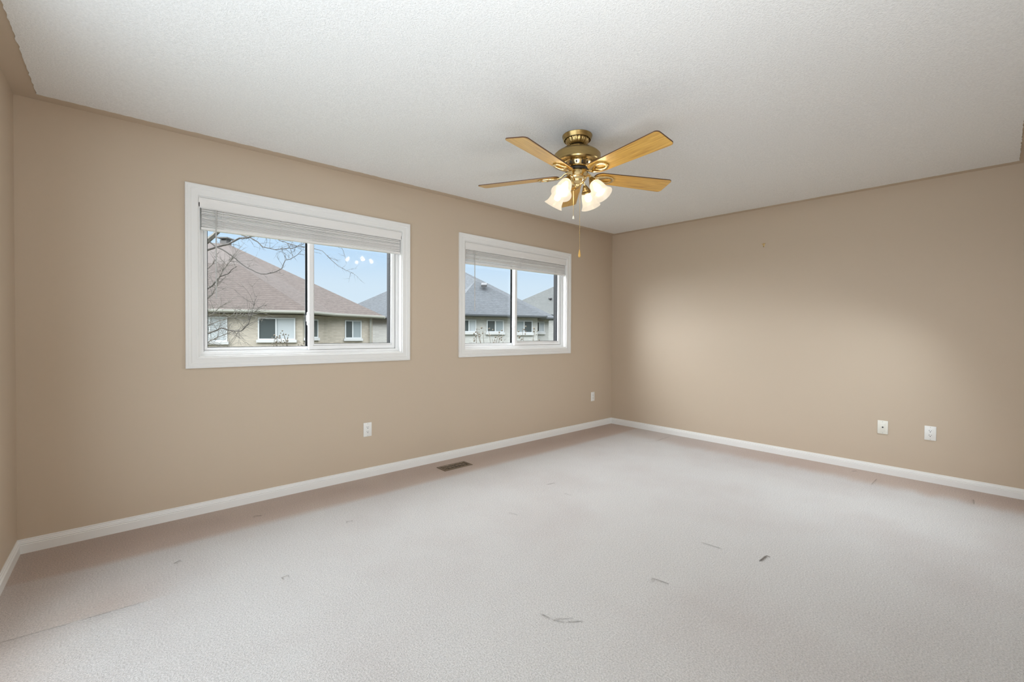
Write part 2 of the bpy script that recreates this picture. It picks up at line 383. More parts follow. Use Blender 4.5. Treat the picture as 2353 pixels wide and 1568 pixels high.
def room():
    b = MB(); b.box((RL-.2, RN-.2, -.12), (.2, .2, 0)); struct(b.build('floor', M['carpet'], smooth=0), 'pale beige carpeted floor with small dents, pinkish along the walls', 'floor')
    # window wall with its two openings
    b = MB(); xs = [RL-.2, W1['x0']+CW, W1['x1']-CW, W2['x0']+CW, W2['x1']-CW, .2]
    for i in range(5):
        if i in (1, 3):
            w = W1 if i == 1 else W2
            b.box((xs[i], 0, -.1), (xs[i+1], .2, w['z0']+CW)); b.box((xs[i], 0, w['z1']-CW), (xs[i+1], .2, 2.62))
        else: b.box((xs[i], 0, -.1), (xs[i+1], .2, 2.62))
    struct(b.build('wall_back', M['wall'], smooth=0), 'tan painted wall holding both white windows', 'wall')
    b = MB(); b.box((0, RN, -.1), (.2, 0, 2.62)); struct(b.build('wall_right', M['wall'], smooth=0), 'plain tan wall on the right with a small brass hook', 'wall')
    b = MB(); b.box((RL-.2, -1.0, -.1), (RL, 0, 2.62)); b.box((RL-.2, RN, -.1), (RL, -3.3, 2.62)); b.box((RL-.2, -3.3, 2.14), (RL, -1.0, 2.62))
    # unseen box added to close off the made-up opening that holds the fill light
    X = RL-1.2
    b.box((X-.1, -3.5, -.1), (X, -.8, 2.5)); b.box((X, -3.5, -.1), (RL-.2, -3.4, 2.5)); b.box((X, -.9, -.1), (RL-.2, -.8, 2.5)); b.box((X, -3.5, 2.4), (RL-.2, -.8, 2.5)); b.box((X, -3.5, -.2), (RL-.2, -.8, 0))
    struct(b.build('wall_left', M['wall'], smooth=0), 'sliver of tan wall at the left edge beside the wide window', 'wall')
    b = MB(); b.box((RL-.2, RN-.2, -.1), (.2, RN, 2.62))
    struct(b.build('wall_front', M['wall'], smooth=0), 'tan wall behind the viewer', 'wall')
    # ceiling: smooth tan border painted like the walls, white stipple coat inside it
    b = MB(); n = 16
    bd = .095
    def slab(mb, x0, x1, y0, y1, dz, th):
        rings = []
        for k in range(n+1):
            x = x0+(x1-x0)*k/n
            rings.append([(x, y0, ceil_z(x, y0)+dz), (x, y1, ceil_z(x, y1)+dz), (x, y1, ceil_z(x, y1)+dz+th), (x, y0, ceil_z(x, y0)+dz+th)])
        mb.loft(rings)
    slab(b, RL-.1, .1, -bd-.02, .1, 0, .1); slab(b, RL-.1, .1, RN-.1, RN+bd+.02, 0, .1)
    slab(b, RL-.1, RL+bd+.02, RN+bd+.02, -bd-.02, 0, .1); slab(b, -bd-.02, .1, RN+bd+.02, -bd-.02, 0, .1)
    struct(b.build('trim_1', M['wall'], smooth=0), 'smooth tan painted border around the white stippled ceiling', 'ceiling border')
    b = MB(); rnd = random.Random(3)
    x0, x1, y0, y1 = RL+bd, -bd, RN+bd, -bd
    nx, ny = 220, 150; g = []
    for i in range(nx+1):
        row = []
        for j in range(ny+1):
            x = x0+(x1-x0)*i/nx; y = y0+(y1-y0)*j/ny
            if i in (0, nx): x += rnd.uniform(-.0035, .0035)
            if j in (0, ny): y += rnd.uniform(-.0035, .0035)
            row.append(b.bm.verts.new((x, y, ceil_z(x, y)-.006)))
        g.append(row)
    for i in range(nx):
        for j in range(ny): b.bm.faces.new((g[i][j], g[i+1][j], g[i+1][j+1], g[i][j+1]))
    per = [g[i][0] for i in range(nx+1)]+[g[nx][j] for j in range(1, ny+1)]+[g[i][ny] for i in range(nx-1, -1, -1)]+[g[0][j] for j in range(ny-1, 0, -1)]
    top = [b.bm.verts.new(p.co+Vector((0, 0, .05))) for p in per]
    for i in range(len(per)):
        k = (i+1) % len(per); b.bm.faces.new((per[i], per[k], top[k], top[i]))
    b.bm.faces.new(top)
    struct(b.build('ceiling', M['stipple'], smooth=20), 'white stippled ceiling with a tan border', 'ceiling')
    # baseboards
    prof = [(0, 0), (.013, 0), (.013, .046), (.0105, .0485), (.0125, .053), (.0095, .0575), (.0095, .062), (.006, .0665), (.006, .0735), (.0035, .0757), (0, .0757)]
    def bb(name, f0, f1, lab):
        q = MB(); q.loft([[f0(d, z) for d, z in prof], [f1(d, z) for d, z in prof]]); struct(q.build(name, M['trim'], smooth=0), lab, 'baseboard')
    bb('baseboard_back', lambda d, z: (RL+d, -d, z), lambda d, z: (-d, -d, z), 'white moulded baseboard under the two windows')
    bb('baseboard_right', lambda d, z: (-d, -d, z), lambda d, z: (-d, RN, z), 'white moulded baseboard along the plain right wall')
    bb('baseboard_left', lambda d, z: (RL+d, RN, z), lambda d, z: (RL+d, -d, z), 'short white baseboard at the left edge of the carpet')
room()

# ------------------------------------------------------------------ windows
def ring(mb, x0, x1, z0, z1, w, y0, y1):
    """rectangular frame of four mitred bars, w wide inwards"""
    for a, b_, c, d in (((x0, z0), (x1, z0), (x1-w, z0+w), (x0+w, z0+w)), ((x1, z0), (x1, z1), (x1-w, z1-w), (x1-w, z0+w)),
                        ((x1, z1), (x0, z1), (x0+w, z1-w), (x1-w, z1-w)), ((x0, z1), (x0, z0), (x0+w, z0+w), (x0+w, z1-w))):
        mb.prism([(p[0], y0, p[1]) for p in (a, b_, c, d)], (0, y1-y0, 0))
def profile_ring(mb, x0, x1, z0, z1, prof):
    """moulded casing: prof = (inward offset, y) closed polygon swept round the rectangle with mitres"""
    rings = []
    for cx, cz, sx, sz in ((x0, z0, 1, 1), (x1, z0, -1, 1), (x1, z1, -1, -1), (x0, z1, 1, -1)):
        rings.append([(cx+sx*o, y, cz+sz*o) for o, y in prof])
    mb.loft(rings, loop=True)
def window(name, w, xm, label):
    root = empty(name, ((w['x0']+w['x1'])/2, 0, w['z0'])); struct(root, label, 'window')
    T = Matrix.Translation(-root.location)
    x0, x1, z0, z1 = w['x0'], w['x1'], w['z0'], w['z1']
    i0, i1, j0, j1 = x0+CW, x1-CW, z0+CW, z1-CW
    b = MB(); profile_ring(b, x0, x1, z0, z1, [(0, 0), (0, -.017), (.004, -.019), (.012, -.019), (.016, -.0165), (.028, -.0165), (.034, -.0125), (.052, -.0115), (.058, -.013), (.064, -.012), (.068, -.009), (.0705, -.006), (.0705, .004), (.066, 0)])
    b.build('casing', M['trim'], root, smooth=30, M=T)
    b = MB(); ring(b, i0-.002, i1+.002, j0-.002, j1+.002, .010, 0.0, .058); b.build('jamb', M['trim'], root, smooth=0, M=T)
    b = MB(); ring(b, i0, i1, j0, j1, .034, .056, .150); ring(b, i0+.034, i1-.034, j0+.034, j1-.034, .006, .098, .106)
    b.build('frame', M['vinyl'], root, bevel=.0015, smooth=30, M=T)
    # inner sash on the right, outer sash on the left
    b = MB(); st = .028
    xr, zb, zt = i1-.036, j0+.036, j1-.036
    ring(b, xm, xr, zb, zt, .030, .063, .098); ring(b, xm+.022, xr-.02, zb+.028, zt-.028, .016, .070, .098)
    b.box((xm+.001, .066, zb+.03), (xm+.018, .128, zt-.03))
    s = b.build('sash', M['vinyl'], root, bevel=.0015, smooth=30, M=T)
    b = MB(); b.box((xm+.034, .080, zb+.042), (xr-.034, .084, zt-.042)); b.build('glass_pane', M['glass'], s, smooth=0)
    b = MB(); ring(b, xm+.037, xr-.035, zb+.0435, zt-.0435, .0035, .0785, .0855); b.build('gasket', M['gasket'], s, smooth=0)
    b = MB(); xl, xe = i0+.036, xm+.045
    ring(b, xl, xe, zb, zt, .024, .107, .142); o = b.build('sash', M['vinyl'], root, bevel=.0015, smooth=30, M=T)
    b = MB(); b.box((xl+.02, .120, zb+.02), (xe-.02, .124, zt-.02)); b.build('glass_pane', M['glass'], o, smooth=0)
    b = MB(); ring(b, xl+.0235, xm-.001, zb+.0235, zt-.0235, .0035, .112, .127); b.box((xm-.012, .118, zb+.024), (xm+.001, .128, zt-.024)); b.build('gasket', M['gasket'], o, smooth=0)
    for c in (s, o):
        for ch in c.children: ch.data.transform(T)
    # insect screen frame outside the right half
    b = MB(); ring(b, xm+.02, i1-.034, j0+.034, j1-.034, .020, .132, .142); b.build('screen_frame', M['gasket'], root, smooth=0, M=T)
    b = MB(); b.box((xr-.040, .088, zb+.040), (xr-.034, .136, zt-.040)); b.box((xm+.034, .090, zb+.040), (xr-.034, .130, zb+.044)); b.build('screen_track', M['gasket'], root, smooth=0, M=T)
    # two latches on the meeting stile
    for zc in (j0+.26*(j1-j0), j0+.86*(j1-j0)):
        b = MB(); b.box((xm-.010, .072, zc-.05), (xm+.004, .096, zc+.05)); b.box((xm-.016, .078, zc-.022), (xm-.006, .092, zc+.028)); b.box((xm-.004, .058, zc-.03), (xm+.012, .066, zc+.03))
        l = b.build('latch', M['vinyl'], root, bevel=.003, smooth=40, M=T)
    return root
window('window_1', W1, -3.822, 'wide white sliding window looking onto the red-brown roof')
window('window_2', W2, -1.695, 'white sliding window nearer the far corner looking onto grey roofs')

def blind(w, wand_x, wand_z, label, cords):
    x0, x1, zt = w['x0']+CW+.013, w['x1']-CW-.008, w['z1']-CW-.012
    root = empty('venetian_blind', ((x0+x1)/2, .03, zt)); T = Matrix.Translation(-root.location)
    tag(root, label, 'blind', 'white venetian blinds drawn up over the windows')
    # valance: sloped, moulded front
    b = MB(); v0, v1 = x0-.010, x1+.004
    pr = [(-.010, zt), (-.006, zt-.012), (.000, zt-.030), (.000, zt-.058), (.004, zt-.064), (.010, zt-.064), (.010, zt)]
    b.loft([[(v0, y, z) for y, z in pr], [(v1, y, z) for y, z in pr]]); b.build('valance', M['blind'], root, smooth=30, M=T)
    b = MB(); b.box((x0, .012, zt-.042), (x1, .048, zt)); b.build('headrail', M['blind'], root, bevel=.002, M=T)
    zl, zr = zt-.186, zt-.168                      # top of the bottom rail, a little lower at the left
    rnd = random.Random(len(label)); b = MB(); n = 19
    for k in range(n):
        t = (k+.35)/n; za, zb_ = zt-.050+(zl-zt+.050)*t, zt-.050+(zr-zt+.050)*t
        dz = rnd.uniform(-.0012, .0012); tilt = rnd.uniform(.0008, .0022)
        ra = []
        for x, z in ((x0+.006, za), (x1-.006, zb_)):
            z += dz
            ra.append([(x, .014, z-tilt), (x, .030, z+.0012), (x, .046, z+tilt), (x, .046, z+tilt+.0044), (x, .030, z+.0056), (x, .014, z-tilt+.0044)])
        b.loft(ra)
    b.build('slats', M['blind'], root, smooth=40, M=T)
    b = MB(); pr = [(.012, -.016), (.048, -.016), (.050, -.012), (.050, -.002), (.046, 0), (.014, 0), (.010, -.002), (.010, -.012)]
    b.loft([[(x0+.004, y, zl+z) for y, z in pr], [(x1-.004, y, zr+z) for y, z in pr]]); b.build('bottom_rail', M['blind'], root, smooth=40, M=T)
    b = MB(); b.tube([(wand_x, .006, zt-.064), (wand_x+.001, .005, wand_z)], [.0042, .0042], 6); b.build('wand', M['wand'], root, M=T)
    for t in cords:
        x = x0+(x1-x0)*t; zz = zl+(zr-zl)*t; b = MB()
        for y in (.0115, .0485): b.tube([(x, y, zt-.045), (x+.002, y, zz)], .0012, 5)
        b.tube([(x+.012, .0115, zt-.045), (x+.011, .0115, zz)], .0011, 5)
        b.build('ladder_cord', M['blind'], root, M=T)
    return root
blind(W1, -4.425, 1.415, 'white venetian blind drawn up over the wide window with the red-brown roof view', (.085, .33, .55, .76, .93))
blind(W2, -2.285, 1.418, 'white venetian blind drawn up over the window nearer the far corner', (.12, .5, .88))

# ------------------------------------------------------------------ ceiling fan
def fan():
    cx, cy = -2.71, -1.655; zc = ceil_z(cx, cy)-.006
    root = empty('ceiling_fan', (cx, cy, zc)); T = Matrix.Translation((0, 0, -zc))
    tag(root, 'brass ceiling fan with five oak blades and four lit frosted shades', 'ceiling fan')
    b = MB(); b.lathe([(0, zc), (.095, zc), (.096, zc-.004), (.094, zc-.009), (.0885, zc-.024), (.087, zc-.029), (.083, zc-.030), (.081, zc-.026)], 64); b.build('canopy', M['antique'], root, M=T)
    b = MB(); b.lathe([(.074, zc-.024), (.0765, zc-.029), (.0755, zc-.033), (.068, zc-.047), (.057, zc-.060), (.048, zc-.066), (.020, zc-.066)], 120, flute=.022, fluten=20)
    b.build('canopy_cup', M['antique'], root, smooth=25, M=T)
    b = MB(); b.lathe([(.018, zc-.05), (.018, zc-.07), (.052, zc-.068), (.060, zc-.074)], 32); b.build('neck_ring', M['dark'], root, M=T)
    b = MB(); b.lathe([(.040, 2.386), (.070, 2.378), (.105, 2.364), (.134, 2.345), (.141, 2.338), (.143, 2.334), (.149, 2.330), (.150, 2.285), (.147, 2.279), (.140, 2.276), (.100, 2.274)], 80)
    b.build('motor_housing', M['antique'], root, smooth=25, M=T)
    # polished lower bowl with its ring of vent slots
    b = MB(); b.lathe([(.138, 2.277), (.106, 2.2745), (.101, 2.2725), (.0985, 2.268), (.094, 2.255), (.089, 2.247), (.078, 2.2425), (.050, 2.241)], 80); hb = b.build('vent_bowl', M['brass'], root, smooth=30, M=T)
    for k in range(17):
        b = MB()
        a = 2*PI*(k+.3)/17; R = Matrix.Rotation(a, 4, 'Z')
        b.loft([[R @ Vector((r+.0008, -w0, z)), R @ Vector((r+.0008, w0, z)), R @ Vector((r-.004, w0, z+.001)), R @ Vector((r-.004, -w0, z+.001))] for r, w0, z in ((.0985, .0028, 2.2675), (.0970, .0050, 2.263), (.0950, .0050, 2.2575), (.0935, .0028, 2.2535))])
        b.build('vent_slot', M['dark'], hb, M=T)
    b = MB(); b.lathe([(0, 2.243), (.072, 2.243), (.075, 2.240), (.073, 2.232), (.060, 2.229), (0, 2.229)], 48); b.build('hub', M['dark'], root, M=T)
    b = MB(); b.lathe([(.050, 2.232), (.062, 2.229), (.064, 2.222), (.063, 2.190), (.060, 2.180), (.050, 2.172), (.046, 2.160), (.030, 2.150), (.016, 2.146), (.014, 2.138), (.008, 2.131), (0, 2.130)], 56)
    sh = b.build('switch_housing', M['brass'], root, smooth=30, M=T)
    for a in (-150, -128, -60, 30, 120):
        R = Matrix.Rotation(math.radians(a), 4, 'Z'); b = MB(); b.sphere(R @ Vector((.0635, 0, 2.214)), .004, 6); b.build('screw', M['antique'], sh, M=T)
    # blades with their irons
    for k in range(5):
        phi = math.radians(-97+72*k)
        A = Matrix.Translation((0, 0, 2.203)) @ Matrix.Rotation(phi, 4, 'Z') @ Matrix.Rotation(math.radians(-12), 4, 'X')
        def arc(c, rad, a0, a1, n=5): return [(c[0]+rad*math.cos(math.radians(a0+(a1-a0)*i/n)), c[1]+rad*math.sin(math.radians(a0+(a1-a0)*i/n))) for i in range(n+1)]
        r0, r1, w0, w1, rc = .120, .664, .056, .0735, .023
        out = arc((r0+.045, w0-.045), .045, 90, 180, 6)+arc((r0+.045, -w0+.045), .045, 180, 270, 6)          # rounded root
        out += arc((r1-rc, -w1+rc), rc, 272, 360, 5)+arc((r1-rc, w1-rc), rc, 0, 88, 5)                        # square tip, soft corners
        q = MB(); q.prism([(x, y, 0) for x, y in out], (0, 0, .0055)); bl = q.build('blade', M['oak'], root, smooth=0, M=None)
        bl.matrix_local = T @ A
        q = MB()
        # dark upper face and rim of the blade
        n = len(out); cxm = sum(p[0] for p in out)/n
        def off(x, y, d): v = Vector((x-cxm, y*2.2)); v = v.normalized()*d if v.length else v; return x+v.x, y+v.y
        rim = [[(x, y, .0008), (*off(x, y, .0014), .0008), (*off(x, y, .0014), .0068), (x, y, .0068)] for x, y in out]
        q.loft(rim, loop=True); q.prism([(x, y, .0056) for x, y in out], (0, 0, .0010)); e = q.build('blade_top', M['walnut'], bl, smooth=0)
        # iron: arm from the hub, opening into a tear-shaped loop under the blade
        q = MB()
        outer, inner = [], []
        for i in range(40):
            t = 2*PI*i/40; c, s_ = math.cos(t), math.sin(t)
            R_ = .188 + .072*c; W_ = (.043*(1+.35*c))*s_*(1-.18*c)
            outer.append((R_, W_)); 
            ri = .206 + .034*c; inner.append((ri, (.46*(.043*(1+.35*c))*s_)))
        rings = [[(a[0], a[1], -.0095), (b2[0], b2[1], -.0095), (b2[0], b2[1], -.0012), (a[0], a[1], -.0012)] for a, b2 in zip(outer, inner)]
        q.loft(rings, loop=True)
        ir = q.build('blade_iron', M['brass'], root, bevel=.0012, smooth=40); ir.matrix_local = T @ A
        q = MB(); Ai = A.inverted()
        pts = [Vector((.060, 0, .024)), Vector((.080, 0, .018)), Vector((.100, 0, .002)), Vector((.122, 0, -.005)), Vector((.140, 0, -.005))]
        hw = [.018, .015, .013, .016, .022]
        q.loft([[(p.x, -h, p.z-.003), (p.x, h, p.z-.003), (p.x, h, p.z+.003), (p.x, -h, p.z+.003)] for p, h in zip(pts, hw)])
        ar = q.build('arm', M['brass'], ir, bevel=.001, smooth=40)
        for y in (-.0255, .0255): q = MB(); q.sphere((.200, y, -.0098), .0040, 6, .5); q.build('screw', M['antique'], ir)
    # four lamps
    shade_prof = [(.030, .000), (.034, .004), (.0375, .014), (.042, .030), (.0455, .046), (.0475, .060), (.049, .072), (.0525, .084), (.059, .096), (.0655, .106)]
    for k in range(4):
        az = math.radians(9+90*k); Rz = Matrix.Rotation(az, 4, 'Z')
        q = MB(); q.tube([Rz @ Vector(p) for p in ((.040, 0, 2.172), (.062, 0, 2.178), (.080, 0, 2.186), (.092, 0, 2.182), (.098, 0, 2.168), (.101, 0, 2.158))], .0062, 8); q.build('lamp_arm', M['brass'], root, M=T)
        axis = Vector((math.sin(math.radians(35)), 0, -math.cos(math.radians(35))))
        o0 = Vector((.098, 0, 2.166))
        rot = Vector((0, 0, 1)).rotation_difference(axis).to_matrix().to_4x4()
        B = Rz @ Matrix.Translation(o0) @ rot
        q = MB(); q.lathe([(0, -.004), (.010, -.003), (.014, .004), (.019, .014), (.0195, .018), (.025, .026), (.0255, .030), (.0335, .040), (.0345, .048), (.030, .049)], 40); so = q.build('socket', M['antique'], root, smooth=30); so.matrix_local = T @ B
        S2 = B @ Matrix.Translation((0, 0, .042))
        q = MB(); th = .0022
        q.lathe(shade_prof+[(r-th, z) for r, z in shade_prof[::-1]]+[shade_prof[0]], 56); sd = q.build('lamp_shade', M['shade'], root, smooth=50); sd.matrix_local = T @ S2
        q = MB(); q.lathe([(0, .002), (.010, .004), (.0125, .010), (.014, .020), (.0205, .034), (.0225, .045), (.020, .056), (.012, .064), (0, .067)], 24); bu = q.build('bulb', M['bulb'], sd)
    # pull chains
    rt = Vector((.748, -.664, 0)); nr = Vector((-.766, -.643, 0))
    def chain(off, ztop, zend, fob, mt, mid=None):
        p = nr*.050+rt*off; q = MB(); rnd = random.Random(1)
        q.tube([(p.x*.9, p.y*.9, ztop+.004), (p.x, p.y, ztop), (p.x, p.y, zend)], .0012, 6)
        z = ztop
        while z > zend: q.sphere((p.x, p.y, z), .0019, 3); z -= .0062
        if mid: q.lathe([(.001, mid-.010), (.0026, mid-.008), (.0026, mid+.008), (.001, mid+.010)], 8, Matrix.Translation((p.x, p.y, 0)))
        c = q.build('pull_chain', M['brass'], root, M=T)
        q = MB(); q.lathe([(0, fob[0]+.003)]+[(r, z_) for r, z_ in fob[1]]+[(0, fob[1][-1][1]-.001)], 20, Matrix.Translation((p.x, p.y, 0))); q.build('pull_fob', mt, c, M=T)
    zf = 1.934; chain(-.0215, 2.178, zf, (zf, [(.003, zf), (.0050, zf-.006), (.0072, zf-.018), (.0062, zf-.020)]), M['ivory'])
    zf = 1.722; chain(.0185, 2.178, zf, (zf, [(.0025, zf), (.004, zf-.008), (.0085, zf-.034), (.0078, zf-.042), (.004, zf-.048)]), M['oakfob'], 1.828)
M['oakfob'] = mat('wood_fob', (.62, .36, .09), .35)
fan()

# ------------------------------------------------------------------ outlets, plate, hook, floor vent
def wall_plate(name, loc, rz, label, kind, cat, group=None):
    """plate lies in local xz, facing local -y"""
    r = empty(name, loc, rz); tag(r, label, cat, group)
    b = MB(); b.box((-.035, -.0055, -.0575), (.035, 0, .0575)); b.build('cover_plate', M['ivory'] if kind == 'jack' else M['plate'], r, bevel=.0025, smooth=40)
    for z in (-.048, .048):
        b = MB(); b.lathe([(0, -.0008), (.0028, 0), (.0034, .002)], 12, Matrix.Translation((0, -.0064, z)) @ Matrix.Rotation(-PI/2, 4, 'X')); b.build('screw', M['screw'], r)
    if kind == 'outlet':
        b = MB(); b.box((-.0165, -.0075, -.0335), (.0165, -.004, .0335)); rc = b.build('receptacle', M['plate'], r, bevel=.0012)
        b = MB()
        for z in (-.0185, .0185):
            b.box((-.0078, -.0079, z-.001), (-.0052, -.0070, z+.008)); b.box((.0052, -.0079, z), (.0074, -.0070, z+.007))
            b.lathe([(0, 0), (.0032, 0), (.0032, .001)], 12, Matrix.Translation((0, -.0079, z-.007)) @ Matrix.Rotation(-PI/2, 4, 'X'))
        b.build('slots', M['slot'], rc)
    else:
        b = MB(); b.box((-.0165, -.0075, -.0335), (.0165, -.004, .0335)); rc = b.build('insert', M['ivory'], r, bevel=.0012)
        b = MB(); b.lathe([(0, -.006), (.0035, -.006), (.0045, -.004), (.0055, -.004), (.0055, .002)], 16, Matrix.Translation((0, -.0080, .001)) @ Matrix.Rotation(-PI/2, 4, 'X')); b.build('coax_socket', M['slot'], rc)
    return r
wall_plate('power_outlet', (-3.387, 0, .3945), 0, 'white power outlet below the wide window, under its right end', 'outlet', 'outlet', 'white power outlets low on the walls')
wall_plate('power_outlet', (-.403, 0, .396), 0, 'small white outlet on the window wall close to the far corner', 'outlet', 'outlet', 'white power outlets low on the walls')
wall_plate('power_outlet', (0, -3.101, .399), -PI/2, 'white power outlet on the right wall beside the cable socket plate', 'outlet', 'outlet', 'white power outlets low on the walls')
wall_plate('cable_jack', (0, -2.805, .400), -PI/2, 'ivory wall plate with one round dark cable socket, right wall', 'jack', 'wall socket')
def hook():
    r = empty('picture_hook', (0, -1.854, 2.112), -PI/2); r.scale = (1.15, 1.15, 1.15); tag(r, 'small brass picture hook high on the plain right wall', 'hook')
    b = MB(); b.prism([(-.011, -.002, .008), (-.004, -.002, .013), (.004, -.002, .013), (.011, -.002, .008), (.005, -.002, -.004), (.003, -.002, -.014), (-.003, -.002, -.014), (-.005, -.002, -.004)], (0, .002, 0)); b.build('hook_plate', M['brass'], r, bevel=.0005)
    b = MB(); b.tube([(0, -.002, -.010), (0, -.004, -.016), (0, -.010, -.018), (0, -.013, -.013), (0, -.013, -.007)], .0025, 8); b.build('hook_prong', M['antique'], r)
    for x, z in ((-.012, .009), (0, .012), (.012, .010)):
        b = MB(); b.tube([(x, 0, z), (x, -.007, z+.002)], .0014, 8); b.sphere((x, -.008, z+.002), .0036, 7, .8); b.build('nail', M['brass'], r)
hook()
def vent():
    r = empty('floor_register', (-2.6745, -.229, 0)); tag(r, 'dark bronze floor vent with scroll grille in the carpet by the baseboard', 'floor vent')
    bz = mat('bronze', (.20, .15, .105), .42, .7); hx, hy = .149, .071
    b = MB()
    prof = [(0, .0005), (.003, .0045), (.020, .0065), (.024, .005), (.026, .001)]
    rings = [[(cx+sx*o, cy+sy*o, z) for o, z in prof] for cx, cy, sx, sy in ((-hx, -hy, 1, 1), (hx, -hy, -1, 1), (hx, hy, -1, -1), (-hx, hy, 1, -1))]
    b.loft(rings, loop=True); b.build('frame', bz, r, smooth=30)
    b = MB(); b.box((-hx+.024, -hy+.024, .0004), (hx-.024, hy-.024, .0012)); b.build('duct_opening', M['dark'], r, smooth=0)
    b = MB()
    for x in (-.117, .117): b.box((x-.002, -.045, .001), (x+.002, .045, .0055))
    for k in range(6):
        cx = -.095+.038*k
        for s in (-1, 1):
            pts = []
            for i in range(18):
                t = i/17; a = t*2.6*PI*s+(PI/2 if s > 0 else -PI/2); rr = .021*(1-.78*t)
                pts.append((cx+rr*math.cos(a)+.004*s, s*.021+rr*math.sin(a), .0035))
            b.tube(pts, .0021, 6)
        b.tube([(cx-.019, -.044, .0035), (cx-.016, 0, .0035), (cx-.019, .044, .0035)], .002, 6)
    b.tube([(-.12, 0, .0032), (.12, 0, .0032)], .0022, 6)
    b.build('scroll_grille', bz, r, smooth=40)
vent()

# ------------------------------------------------------------------ outside: lawn, houses, bare trees
GZ = -3.2
YAW = 0.7262
LX, LY = Vector((math.cos(YAW), -math.sin(YAW), 0)), Vector((math.sin(YAW), math.cos(YAW), 0))   # axes of the street
ORG = Vector((-4.8707, -3.4675, 0))
def lot(x, d, z=0): return ORG+LX*x+LY*d+Vector((0, 0, z))
def outside_mats():
    def shingle(name, a, b_, dark):
        m = mat(name, a, .9); v = objcoord(m); N, L, b = nodes(m)
        sp = N.new('ShaderNodeSeparateXYZ'); L.new(v, sp.inputs[0])
        mo = N.new('ShaderNodeMath'); mo.operation = 'FRACT'; sc = N.new('ShaderNodeMath'); sc.operation = 'MULTIPLY'; sc.inputs[1].default_value = 9.0
        L.new(sp.outputs[2], sc.inputs[0]); L.new(sc.outputs[0], mo.inputs[0])
        n = noise_tex(m, objcoord(m, (2.5, 2.5, 9)), 2.2, 4, .7); n2 = noise_tex(m, objcoord(m, (.35, .35, .6)), 1, 2)
        c = ramp(m, n, a, b_, .35, .65)
        mx = N.new('ShaderNodeMixRGB'); mx.inputs[2].default_value = (*dark, 1); L.new(c, mx.inputs[1])
        rp = N.new('ShaderNodeMapRange'); rp.inputs['From Min'].default_value = .0; rp.inputs['From Max'].default_value = .45; rp.inputs['To Min'].default_value = .55; rp.inputs['To Max'].default_value = 0
        L.new(mo.outputs[0], rp.inputs['Value']); L.new(rp.outputs[0], mx.inputs[0])
        m2 = N.new('ShaderNodeMixRGB'); m2.blend_type = 'MULTIPLY'; m2.inputs[0].default_value = .5; L.new(mx.outputs[0], m2.inputs[1]); L.new(ramp(m, n2, (.75, .75, .75), (1, 1, 1)), m2.inputs[2])
        L.new(m2.outputs[0], b.inputs['Base Color']); b.inputs['Specular IOR Level'].default_value = .2; return m
    M['roof_red'] = shingle('redbrown_shingles', (.040, .031, .0265), (.066, .0525, .046), (.020, .0155, .0135))
    M['roof_grey'] = shingle('grey_shingles', (.045, .049, .053), (.068, .073, .078), (.028, .031, .034))
    M['roof_pale'] = shingle('pale_grey_shingles', (.080, .083, .080), (.110, .113, .109), (.058, .06, .058))
    def brick(name, a, b_, mort):
        m = mat(name, a, .9); N, L, b = nodes(m); v = objcoord(m); sp = N.new('ShaderNodeSeparateXYZ'); L.new(v, sp.inputs[0])
        ad = N.new('ShaderNodeMath'); L.new(sp.outputs[0], ad.inputs[0]); L.new(sp.outputs[1], ad.inputs[1])
        cb = N.new('ShaderNodeCombineXYZ'); L.new(ad.outputs[0], cb.inputs[0]); L.new(sp.outputs[2], cb.inputs[1])
        br = N.new('ShaderNodeTexBrick'); L.new(cb.outputs[0], br.inputs['Vector']); br.inputs['Scale'].default_value = 1
        br.inputs['Brick Width'].default_value = .26; br.inputs['Row Height'].default_value = .085; br.inputs['Mortar Size'].default_value = .012
        br.inputs['Color1'].default_value = (*a, 1); br.inputs['Color2'].default_value = (*b_, 1); br.inputs['Mortar'].default_value = (*mort, 1)
        L.new(br.outputs[0], b.inputs['Base Color']); b.inputs['Specular IOR Level'].default_value = .2; return m
    M['brick_tan'] = brick('tan_brick', (.27, .238, .192), (.34, .30, .242), (.28, .255, .22))
    M['brick_grey'] = brick('grey_brick', (.29, .285, .265), (.35, .345, .32), (.30, .295, .275))
    M['cream'] = mat('cream_gutter', (.22, .215, .185), .6); M['slate'] = mat('slate_gutter', (.05, .055, .06), .5); M['vent'] = mat('dark_roof_vent', (.018, .018, .019), .6)
    M['hframe'] = mat('white_window_frame', (.40, .41, .41), .5); M['sill'] = mat('pale_stone_sill', (.36, .36, .35), .8)
    M['pane_dark'] = mat('dark_pane', (.05, .06, .06), .25, 0, **{'Specular IOR Level': .2}); M['pane_blue'] = mat('curtained_pane', (.19, .215, .22), .4, 0, **{'Specular IOR Level': .2})
    M['pane_light'] = mat('white_curtained_pane', (.30, .32, .325), .4, 0, **{'Specular IOR Level': .2})
    g = mat('lawn', (.05, .06, .03), 1); N, L, b = nodes(g); L.new(ramp(g, noise_tex(g, objcoord(g), .6, 4), (.04, .05, .022), (.07, .07, .04)), b.inputs['Base Color']); M['lawn'] = g
    M['bark'] = mat('bark', (.050, .045, .040), .95); M['bark_pale'] = mat('pale_bark', (.085, .078, .066), .95); M['twig'] = mat('dry_twigs', (.070, .058, .042), .95)
    M['chimney'] = mat('chimney_brick', (.08, .075, .07), .9)
outside_mats()
def lawn():
    b = MB(); b.box((-90, .25, GZ-.2), (120, 150, GZ)); struct(b.build('ground', M['lawn'], smooth=0), 'lawn below and beyond the windows', 'ground')
lawn()

